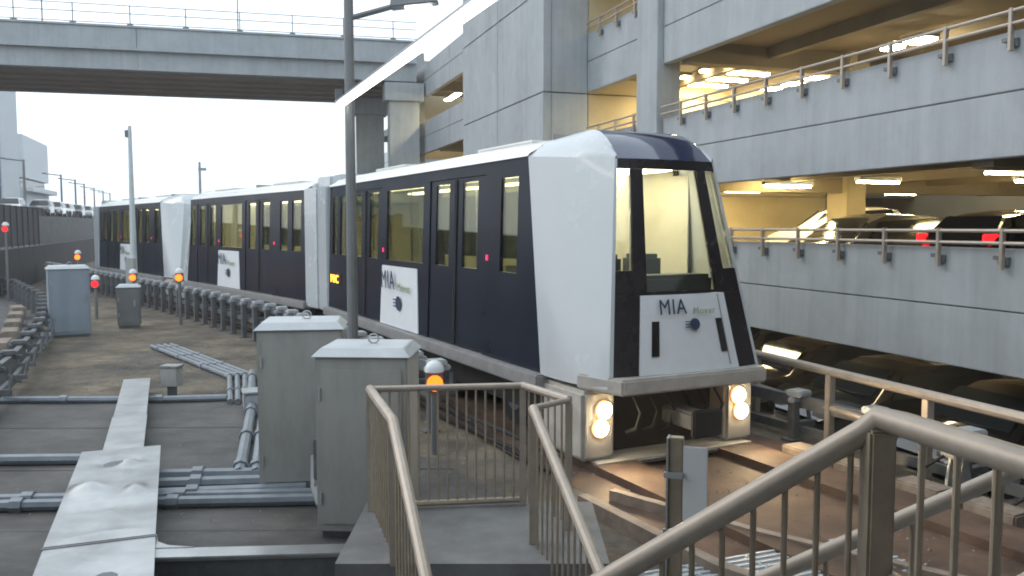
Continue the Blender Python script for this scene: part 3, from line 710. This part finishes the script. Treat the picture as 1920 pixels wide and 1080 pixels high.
cabinet('blue grey cabinet far left beside the other track', (-12.15, 23.3, 0), R(32), 1.0, .8, 1.95, 'cab_b')
cabinet('small dim cabinet at the bend below the farthest train car', (-11.4, 25.3, 0), R(20), .62, .5, 1.3, 'pole')
jb = thing('junction_box', 'small pale box on a short post beside the cable tray', 'box', (-6.0, 14.9, 0), R(-5))
part('post', MB().box(-.06, .06, -.06, .06, 0, .2), 'galv_d', jb); part('body', MB().box(-.15, .15, -.12, .12, .2, .53), 'cab', jb, .01); part('lid', MB().box(-.17, .17, -.14, .14, .533, .57), 'galv_w', jb, .008)

# ---------------------------------------------------------------- cable trays and conduits
tr = thing('cable_tray', 'wide bright metal cable tray with dented covers in the lower left', 'cable tray', (0, 0, 0))
def strip(a, b, w0, w1, z0, z1):
    a, b = Vector(a), Vector(b); d = (b - a).normalized(); n = Vector((-d.y, d.x, 0))
    m_ = MB(); pts = []
    for z in (z0, z1):
        for p, w_, s in ((a, w0, -1), (b, w1, -1), (b, w1, 1), (a, w0, 1)):
            q = p + n * s * w_ / 2; pts.append((q.x, q.y, z))
    return m_.hexa(pts)
DN = Vector((-.373, .928, 0))
p0 = Vector((-2.9, 5.6, 0)); pj = p0 + DN * 1.55; p1 = Vector((-4.67, 10.05, 0)); p2 = Vector((-6.75, 15.2, 0))
def dented(a, b, w_, z, amp, nu=14, nv=22):
    a, b = Vector(a), Vector(b); d = (b - a); n = Vector((-d.y, d.x, 0)).normalized()
    sd_ = random.uniform(0, 9)
    def fn(u, v):
        p = a + d * v + n * (u - .5) * w_
        dz = 0
        for (cu, cv, ru, rv, am) in DENTS: dz += am * math.exp(-((u - cu) / ru) ** 2 - ((v - cv) / rv) ** 2)
        edge = min(u, 1 - u, v, 1 - v)
        return (p.x, p.y, z + amp * dz * min(1, edge * 12))
    return MB().patch(fn, nu, nv, (0, 0, -.012))
DENTS = [(.5, .82, .2, .05, -.055), (.38, .77, .14, .03, .05), (.75, .5, .2, .05, .045), (.25, .45, .1, .05, .03), (.6, .3, .5, .06, -.02), (.45, .04, .3, .03, .03)]
part('body', strip(p0 + DN * .01, p1, .80, .80, .0, .315), 'galv_d', tr)
part('cover', dented(pj + DN * .01, p1, .86, .352, 1.7, 26, 60), 'galv_w', tr)
DENTS = [(.5, .3, .3, .2, .02), (.4, .7, .2, .1, -.02)]
part('cover', dented(p0 - DN * 1.0, pj - DN * .012, .86, .338, 1.6), 'galv_w', tr)
part('joint_strap', strip(pj - DN * .012, pj + DN * .004, .88, .88, .29, .346), 'galv', tr)
part('body', strip(p1 + DN * .02, p2, .40, .40, 0, .24), 'galv_d', tr)
DENTS = [(.5, .2, .5, .03, .02), (.5, .65, .5, .02, .02), (.3, .4, .3, .1, -.012)]
part('cover', dented(p1 + DN * .02, p1 + DN * 2.3, .46, .275, 1.0), 'galv_w', tr)
part('cover', dented(p1 + DN * 2.32, p2, .44, .27, 1.0), 'galv_w', tr)
pb = p0 + DN * .95
bt = MB(); 
a_, b_ = Vector((-3.02, 6.90, 0)), Vector((-1.28, 7.02, 0))
part('body', strip(a_, b_, .18, .18, 0, .26), 'galv_d', tr); part('cover', strip(a_, b_, .22, .22, .263, .30), 'galv_w', tr, .008)
part('gusset', MB().prism([(a_.x - .12, a_.y + .09), (a_.x + .34, a_.y + .128), (a_.x + .1, a_.y + .17), (a_.x - .02, a_.y + .25), (a_.x - .10, a_.y + .42), (a_.x - .2, a_.y + .40)], .268, .305), 'galv_w', tr)

def conduit(label, lines, r, z, m_='conduit', grp='steel conduits on the concrete'):
    t = thing('conduit_run', label, 'conduit', (0, 0, 0), 0, grp)
    for ln in lines:
        q = part('pipe', MB().tube([(x, y, z if len(ln[0]) == 2 else zz) for (x, y, *zz_) in ln for zz in [zz_[0] if zz_ else z]], r, 8), m_, t)
        for (p, a) in along([(x[0], x[1]) for x in ln], 1.6, .6)[:8]:
            part('coupling', MB().tube([(p.x - math.cos(a) * .06, p.y - math.sin(a) * .06, z), (p.x + math.cos(a) * .06, p.y + math.sin(a) * .06, z)], r * 1.35, 8), m_, q)
    return t
conduit('pair of conduits crossing beneath the tray nearest the viewer', [[(-9.0, 8.55), (-2.0, 9.02)], [(-9.0, 8.75), (-2.0, 9.22)]], .065, .07)
conduit('thicker conduits running into the foot of the left cabinet', [[(-4.1, 9.1), (-2.3, 9.35)], [(-4.2, 9.5), (-2.3, 9.7)], [(-4.3, 9.85), (-2.4, 9.98)]], .075, .08)
conduit('single conduit crossing beneath the narrow tray', [[(-12.0, 10.3), (-4.9, 10.6)]], .07, .08)
conduit('far conduit crossing the apron behind the small box', [[(-13, 14.2), (-5.9, 14.35), (-4.9, 14.5)]], .06, .07)
BX = [[(-8.9 + k * .13, 20.9 + k * .08), (-5.55 + k * .13, 16.6 + k * .06), (-4.75 + k * .13, 14.2)] for k in range(4)]
conduit('bundle of four conduits bending across the sandy median', BX, .05, .06)
conduit('two pale conduits running down to the left cabinet', [[(-5.2 + k * .22, 16.9), (-4.15 + k * .2, 13.4), (-3.22 + k * .2, 9.9)] for k in range(2)], .075, .09)
conduit('two pale conduits emerging from under the train guide rail', [[(-4.75 + k * .2, 17.6), (-3.95 + k * .2, 14.2), (-3.5 + k * .2, 12.6)] for k in range(2)], .07, .085)
el = thing('conduit_elbow', 'bent grey conduits between the two nearest cabinets', 'conduit')
for k in range(2):
    part('pipe', MB().tube([(-2.05 + k * .12, 8.75, .62), (-2.05 + k * .12, 8.72, .3), (-1.98 + k * .1, 8.62, .16), (-1.86 + k * .1, 8.6, .12), (-1.75, 8.6, .14)], .05, 8), 'galv', el)
kb = struct('kerb', ribbon(MB(), [(-9.8, 13.5), (-10.6, 17.3), (-11.6, 20.4), (-12.5, 22.6)], -.22, .22, 0, .18), 'conc')
sb_ = thing('splice_box', 'small grey splice box on the ground left of the cabinets', 'box', (-4.15, 14.0, 0), R(20))
part('body', MB().box(-.3, .3, -.22, .22, 0, .28), 'conc', sb_, .03); part('lid', MB().box(-.32, .32, -.24, .24, .283, .31), 'galv', sb_, .01)

# ---------------------------------------------------------------- signal lights
def signal(label, x, y, zl, m_, h=None):
    s_ = thing('signal_light', label, 'signal', (x, y, 0), R(10), 'small signal lights along the tracks')
    part('post', MB().tube([(0, 0, 0), (0, 0, zl - .12)], .05, 8), 'pole', s_)
    part('lamp_box', MB().box(-.11, .11, -.07, .09, zl - .12, zl + .14), 'galv_d', s_, .01)
    part('lens', MB().tube([(0.0, -.075, zl), (0.0, -.11, zl)], .105, 14), m_, s_)
    part('hood', MB().lathe([(.13, zl + .142), (.125, zl + .2), (.09, zl + .26), (.03, zl + .29)], 0, 0, 14), 'signw', s_)
signal('orange signal with white hood behind the stair railing', -1.02, 11.1, .96, 'e_or')
signal('orange signal in front of the farthest car beside the mast', -12.85, 28.9, 1.28, 'e_or')
signal('red signal beside the blue grey cabinet', -13.5, 27.6, 1.15, 'e_rd')
signal('orange signal at the joint of the two rear cars', -10.15, 26.0, 1.45, 'e_or')
signal('orange signal above the blue grey cabinet', -17.9, 35.2, 1.75, 'e_or')
signal('red signal on a tall post at the left edge', -20.6, 34.8, 2.9, 'e_rd')

# ---------------------------------------------------------------- stair railing in the middle
sr = thing('stair_railing', 'grey baluster railing round the stair opening in front of the train', 'railing')
def run(pts, r=.035, m_='rail'): return part('handrail', MB().tube(pts, r, 10), m_, sr)
A = (-1.28, 7.6, 1.54); B = (.10, 7.78, 1.54); A2 = (-.90, 6.35, 1.54); A3 = (-.52, 5.15, .76); B2 = (.48, 7.12, 1.54); D1 = (.17, 6.8, 1.54); D2 = (.61, 5.3, .68)
run([A, B], .03); run([A, A2, A3], .042); run([B, B2], .035); run([D1, B2], .025); run([D1, D2], .042)
def balu(a, b, n, zb0, zb1, step=.11):
    a, b = Vector(a), Vector(b)
    for i in range(1, n):
        p = a.lerp(b, i / n); z0 = zb0 + (zb1 - zb0) * i / n
        part('baluster', MB().tube([(p.x, p.y, z0), (p.x, p.y, p.z - .02)], .011, 6), 'rail_b', sr)
balu(A, B, 16, .47, .47); balu(A2, A3, 10, .42, -.35); balu(D1, D2, 13, .42, -.4); balu(B, B2, 7, .47, .47); balu(A, A2, 11, .47, .47)
part('bottom_rail', MB().tube([(A[0], A[1], .47), (B[0], B[1], .47)], .03, 8), 'rail_b', sr)
for p in (A, B, A2, D1, B2): part('post', MB().box(p[0] - .03, p[0] + .03, p[1] - .03, p[1] + .03, .42, p[2] - .02), 'rail', sr, .006)
sg2 = thing('track_stair', 'concrete steps coming down from the railed opening', 'stairs')
part('landing', MB().box(-1.36, .75, 6.38, 7.86, .0, .42), 'land', sg2)
for k in range(5): part('step', MB().box(-.92 + k * .07, .2 + k * .08, 6.375 - k * .29 - .287, 6.375 - k * .29, -.9, .40 - (k + 1) * .16), 'land', sg2, .01)
# low kerbs and walkway plates in front of the train
wk = thing('walkway', 'pale ribbed walkway plates on the ground behind the handrail', 'walkway', (2.0, 6.95, 0), R(22))
for k in range(5):
    q = part('plate', MB().box(-1.6 + k * .62, -1.0 + k * .62, -.45, .45, .01, .07), 'cap', wk, .006)
    rm = MB().box(-.29, .29, -.012, .012, .071, .088).mesh('rib', 'cap')
    for j in range(10): put('rib', rm, q, (-1.3 + k * .62, -.4 + j * .088, 0))
struct('kerb', ribbon(MB(), [(.75, 8.9), (1.75, 7.05), (3.4, 5.2)], -.06, .06, 0, .16), 'grime')
struct('kerb', ribbon(MB(), [(1.1, 9.2), (2.4, 7.9), (4.4, 6.3)], -.05, .05, 0, .12), 'grime')

# sign on a post
sp = thing('post_sign', 'small white plate on a channel post standing in front of the train', 'sign', (.92, 4.65, 0), R(-18))
part('post', MB().box(-.045, .03, -.03, .03, 0, 1.84), 'rail_b', sp, .004); part('post_flange', MB().box(-.058, -.047, -.05, .04, 0, 1.84), 'galv', sp)
for z in (1.62, 1.3): part('clamp', MB().box(-.07, .034, -.06, -.032, z, z + .03), 'galv', sp)
part('plate', MB().box(.032, .165, -.035, -.026, 1.38, 1.80), 'signw', sp, .004)

# ---------------------------------------------------------------- foreground stair rails
fr = thing('platform_railing', 'thick round steel handrail turning down beside the stair at lower right', 'railing')
P0 = Vector((1.06, 2.39, 2.455))
sl = Vector((-.742, .21, -.545))
e1 = P0 + sl * 2.2; e0 = P0 + Vector((.30, -1.08, 0))
cr_ = [tuple(e1), tuple(P0 + sl * .08), tuple(P0 + Vector((-.02, -.005, .004))), tuple(P0 + Vector((.02, -.07, .0))), tuple(e0)]
part('handrail', MB().tube(cr_, .036, 16), 'rail', fr)
part('post', MB().box(1.0, 1.075, 2.34, 2.42, 1.2, 2.43), 'rail_b', fr, .008)
part('mid_rail', MB().tube([(1.06, 2.39, 2.0), tuple(e0 - Vector((0, 0, .455)))], .028, 12), 'rail', fr)
n = 15
for i in range(1, n):
    p = P0 + sl * (i * .115)
    part('baluster', MB().tube([(p.x, p.y, max(p.z - 1.15, .05)), (p.x, p.y, p.z - .01)], .0095, 8), 'rail_b', fr)
for i in range(1, 8):
    p = P0.lerp(e0, i * .11 + .02)
    part('baluster', MB().tube([(p.x, p.y, 1.2), (p.x, p.y, p.z - .01)], .010, 8), 'rail_b', fr)
f2 = thing('platform_railing', 'second lower handrail crossing behind the thick corner post', 'railing')
q0 = Vector((1.50, 3.25, 1.855)); d2 = Vector((.742, -.05, .36))
part('handrail', MB().tube([tuple(q0 - d2 * 2.4), tuple(q0 + d2 * 1.2)], .033, 14), 'rail', f2)
part('handrail', MB().tube([tuple(q0 - d2 * 2.4 - Vector((-.5, 0, .42))), tuple(q0 + d2 * 1.2 - Vector((0, 0, .42)))], .028, 14), 'rail', f2)
for i in range(14):
    p = q0 + d2 * (-1.9 + i * .22)
    part('baluster', MB().tube([(p.x, p.y, max(.0, p.z - 1.1)), (p.x, p.y, p.z - .01)], .010, 8), 'rail_b', f2)
fs = thing('platform_stair', 'concrete stair dropping from the platform beside the handrails', 'stairs')
for k in range(7): part('step', MB().box(.95 - (k + 1) * .29, .95 - k * .29 - .003, 2.46, 3.2, -.02, 1.19 - k * .17), 'conc_d', fs, .01)
part('landing', MB().box(.953, 4.5, 2.32, 3.4, -.02, 1.195), 'conc_d', fs)

# ---------------------------------------------------------------- lamp posts, masts, reflected tube light
def lamp(label, x, y, z0, h, arm, r, lit, group, dirx=-1, ang=0, top=0):
    l = thing('street_lamp', label, 'street lamp', (x, y, z0), ang, group)
    part('pole', MB().tube([(0, 0, 0), (0, 0, h + top)], r, 10, r * .8), 'pole', l)
    part('arm', MB().tube([(0, 0, h - .12), (dirx * arm * .5, 0, h - .02), (dirx * arm, 0, h + .08)], r * .5, 8), 'pole', l)
    hd = part('lamp_head', MB().hexa([(dirx * arm - .12, -.14, h + .02), (dirx * arm + .6 * dirx, -.12, h + .1), (dirx * arm + .6 * dirx, .12, h + .1), (dirx * arm - .12, .14, h + .02), (dirx * arm - .1, -.1, h + .2), (dirx * arm + .55 * dirx, -.08, h + .22), (dirx * arm + .55 * dirx, .08, h + .22), (dirx * arm - .1, .1, h + .2)]), 'pole', l, .015)
    return l, hd
l0, hd = lamp('tall dark lamp post standing between us and the train', -2.44, 13.0, 0, 6.22, .75, .085, True, None, 1, 0, 1.6)
part('lens', MB().box(.85, 1.25, -.08, .08, 6.24, 6.275), 'e_lamp', hd)
part('base_plate', MB().box(-.2, .2, -.2, .2, 0, .04), 'galv_d', l0)
sl_ = thing('tube_reflection', 'long glowing white bar added for a tube light reflected in the window glass', 'light', (-2.58, 12.85, 4.78), math.atan2(-.928, .371))
part('tube', MB().box(0, 9.6, -.034, .034, -.034, .045), 'e_tube_refl', sl_, .015)  # glowing bar added for a station tube reflected in the glass
part('housing', MB().box(-.02, 9.62, -.055, .055, .047, .075), 'galv', sl_)  # mounting parts are made up to carry the reflection bar
part('added_hanger', MB().tube([(9.5, 0, .07), (10.9, -.1, 1.6)], .01, 6), 'galv', sl_)
part('bracket', MB().box(.02, .07, -.05, .05, .07, .25), 'galv_d', sl_)  # made-up mount for the reflection bar
far = [((-46, 81), 'nearest'), ((-54.6, 104), 'second'), ((-58.5, 115), 'third'), ((-62.8, 126), 'fourth'), ((-67.7, 139), 'fifth'), ((-71.5, 150), 'sixth'), ((-75, 160), 'seventh')]
for (x, y), nn in far:
    lamp(f'{nn} of the distant thin lamp posts along the raised road', x, y, 4.0, 5.3, 1.7, .13, False, 'distant lamp posts along the raised road')
ms = thing('mast', 'slim pale tapered mast rising in front of the farthest car', 'mast', (-13.3, 30.0, 0))
part('pole', MB().tube([(0, 0, 0), (0, 0, 6.5)], .13, 12, .06), 'pole_l', ms); part('camera_head', MB().box(-.16, -.05, -.06, .06, 6.1, 6.35), 'pole', ms, .01)
part('base_box', MB().box(-.22, .1, -.2, -.02, .7, 1.9), 'cab', ms, .02)
ms2 = thing('mast', 'short distant mast above the roof of the middle car', 'mast', (-21.8, 60, -1))
part('pole', MB().tube([(0, 0, 0), (0, 0, 8.5)], .14, 10, .08), 'pole_l', ms2); part('lamp_arm', MB().box(-.1, .45, -.06, .06, 7.9, 8.1), 'pole_l', ms2)

# ---------------------------------------------------------------- far left: wall, raised road, cars, buildings
struct('raised_road', MB().prism([(-36.5, 50), (-46.5, 90), (-72, 165), (-110, 165), (-90, 50)], -.9, 4.0), 'dark_slab')
fw = thing('retaining_wall', 'dark ribbed wall below the row of distant cars at far left', 'wall')
W0, W1 = Vector((-33.2, 46, 0)), Vector((-52, 104, 0)); dW = (W1 - W0); ang = math.atan2(dW.y, dW.x)
fpn = MB().box(0, 1.95, -.15, .15, 1.4, 4.62).mesh('wall_panel', 'fence'); fps = MB().box(-.12, .12, -.25, .28, -.99, 4.75).mesh('wall_post', 'fence')
N = int(dW.length / 2)
for k in range(N):
    p = W0 + dW * (k / N); put('wall_panel', fpn, fw, p, ang); put('wall_post', fps, fw, p, ang)
part('base_course', MB().box(0, dW.length, -.2, .2, -.99, 1.398), 'conc_d', fw, 0, W0, ang)
gp = thing('barrier_wall', 'long low grey concrete barrier beyond the left hand track', 'wall')
Q0, Q1 = Vector((-21.5, 34.5, 0)), Vector((-46, 98, 0)); dQ = Q1 - Q0; aq = math.atan2(dQ.y, dQ.x)
bme = MB().hexa([(0, -.3, 0), (3.96, -.3, 0), (3.96, .3, 0), (0, .3, 0), (0, -.12, 1.95), (3.96, -.12, 1.95), (3.96, .12, 1.95), (0, .12, 1.95)]).mesh('barrier_segment', 'fence')
for k in range(int(dQ.length / 4)): put('barrier_segment', bme, gp, Q0 + dQ.normalized() * k * 4 + Vector((0, 0, -.01)), aq)
fcars = [(-43.9, 78), (-44.5, 84), (-46.2, 89.5), (-48.6, 96), (-50.4, 102), (-52.2, 108), (-54.0, 114), (-55.8, 120), (-57.6, 126), (-60, 133)]
pc = ['car_w', 'car_g', 'car_s', 'car_w', 'car_k', 'car_s', 'car_w', 'car_g', 'car_s', 'car_w']
cn = ['nearest white', 'grey second', 'silver third', 'white fourth', 'black fifth', 'silver sixth', 'white seventh', 'grey eighth', 'silver ninth', 'farthest white']
for (x, y), p_, c_ in zip(fcars, pc, cn):
    make_car(f'{c_} car in the distant row on the raised road', M[p_], (x - 1.6, y, 4.0), R(-70), True, 'distant cars on the raised road')
tb = thing('terminal_building', 'tall blue glass building with a pale corner column at the left edge', 'building', (-48.75, 85, -.99), R(120))
part('corner_column', MB().box(-.8, .8, 0, 1.5, 0, 22), 'bwhite', tb, .03)
part('core', MB().box(-.7, 14, .1, 22, 0, 21.5), 'bwhite', tb)
pg = MB().box(-.78, -.72, .04, 2.46, .04, 2.66).mesh('glass_pane', 'bglass')
for i in range(6):
    for j in range(8): put('glass_pane', pg, tb, (0, 1.55 + i * 2.5, j * 2.7))
b2 = thing('far_building', 'pale low building with sloped roofline beyond the lamp posts', 'building', (-61.4, 108, -.99), R(109))
for k, (z0, z1, yo) in enumerate(((0, 5.2, 0), (5.4, 9.0, .0), (10.2, 15.6, 0))):
    part('wall_panel', MB().box(0, 17, yo, 12, z0, z1), 'bwhite', b2, .02)
part('window_band', MB().box(.3, 16.7, .5, 11.7, 9.003, 10.197), 'cglass', b2)
part('canopy', MB().box(-1, 16, -1.2, -.02, 8.4, 9.0), 'bwhite', b2, .05)
# ---------------------------------------------------------------- loose grit, cable clutter
def grit(name, n, fx, rmin, rmax, m_):
    g = MB()
    for _ in range(n):
        x, y, z = fx(); r = random.uniform(rmin, rmax); a = random.uniform(0, 6.3); c_, s_ = math.cos(a) * r, math.sin(a) * r; h = r * random.uniform(.5, 1)
        b = len(g.v); g.v += [(x + c_, y + s_, z), (x - s_, y + c_ * .8, z), (x - c_ * .9, y - s_, z), (x + s_, y - c_, z), (x + r * .2, y, z + h)]
        g.f += [(b, b + 1, b + 4), (b + 1, b + 2, b + 4), (b + 2, b + 3, b + 4), (b + 3, b, b + 4)]
    return stuff(part(name, g, m_, None))
grit('gravel', 2600, lambda: (random.uniform(-9, -.5) , random.uniform(6.2, 22), .004) , .008, .028, 'conc_d')
def fr_():
    p, a = random.choice(TRS); return (p.x + random.uniform(-1.6, 1.6), p.y + random.uniform(-.6, .6), .006)
TRS = along(TR, .5, 6)[:24]
grit('gravel', 700, fr_, .008, .026, 'grime')
rc = offs(TR, 1.78)
for k, (z, wv) in enumerate(((.05, .05), (.12, .09), (.30, .06))):
    pts = [(p.x + random.uniform(-wv, wv), p.y + random.uniform(-wv, wv), max(.03, z + random.uniform(-.04, .04))) for p, a in along(rc, .7, 14)]
    tag(part('track_cable', MB().tube(pts, .028, 6), 'rubber', None), ['black cable lying lowest along the train guide rail posts', 'wavy black cable along the train guide rail posts', 'upper black cable strung along the train guide rail posts'][k], 'cable', 'cables along the guide rail')
# switch gear beside the track to the right of the train nose
for k, (p, a) in enumerate(along(offs(TR, -1.9), 1.15, 7.0)[:6]):
    t = thing('track_bracket', ['first', 'second', 'third', 'fourth', 'fifth', 'sixth'][k] + ' grey bracket from the viewer beside the track below the pipe rail', 'bracket', (p.x, p.y, 0), a + random.uniform(-.3, .3), 'grey brackets beside the track')
    part('foot', MB().box(-.16, .16, -.14, .14, .006, .05), 'galv_d', t, .006)
    for x in (-.09, .09): part('leg', MB().hexa([(x - .025, -.1, .052), (x + .025, -.1, .052), (x + .025, .1, .052), (x - .025, .1, .052), (x - .02, -.02, .42), (x + .02, -.02, .42), (x + .02, .05, .42), (x - .02, .05, .42)]), 'galv', t)
    part('head', MB().box(-.17, .17, -.08, .12, .423, .50 + .05 * (k % 2)), 'grime' if k % 2 else 'galv', t, .015)
    part('cable', MB().tube([(.1, .1, .45), (.3, .22, .25), (.55, .1, .04)], .02, 6), 'rubber', t)

# ---------------------------------------------------------------- thin air volume, mostly added for the veil of window glare
hz = MB().box(-160, 60, -40, 260, -2.6, 30).mesh('glare_haze', M['conc'], 0, False); hz.materials.clear()
hm = bpy.data.materials.new('glare haze air'); hm.use_nodes = True; hn = hm.node_tree; hn.nodes.clear()
ho = hn.nodes.new("ShaderNodeOutputMaterial"); hp = hn.nodes.new("ShaderNodeVolumePrincipled"); hp.inputs["Color"].default_value = (.9, .93, .97, 1); hp.inputs["Density"].default_value = .0012
hn.links.new(hp.outputs[0], ho.inputs["Volume"]); hz.materials.append(hm); stuff(put('glare_haze', hz))
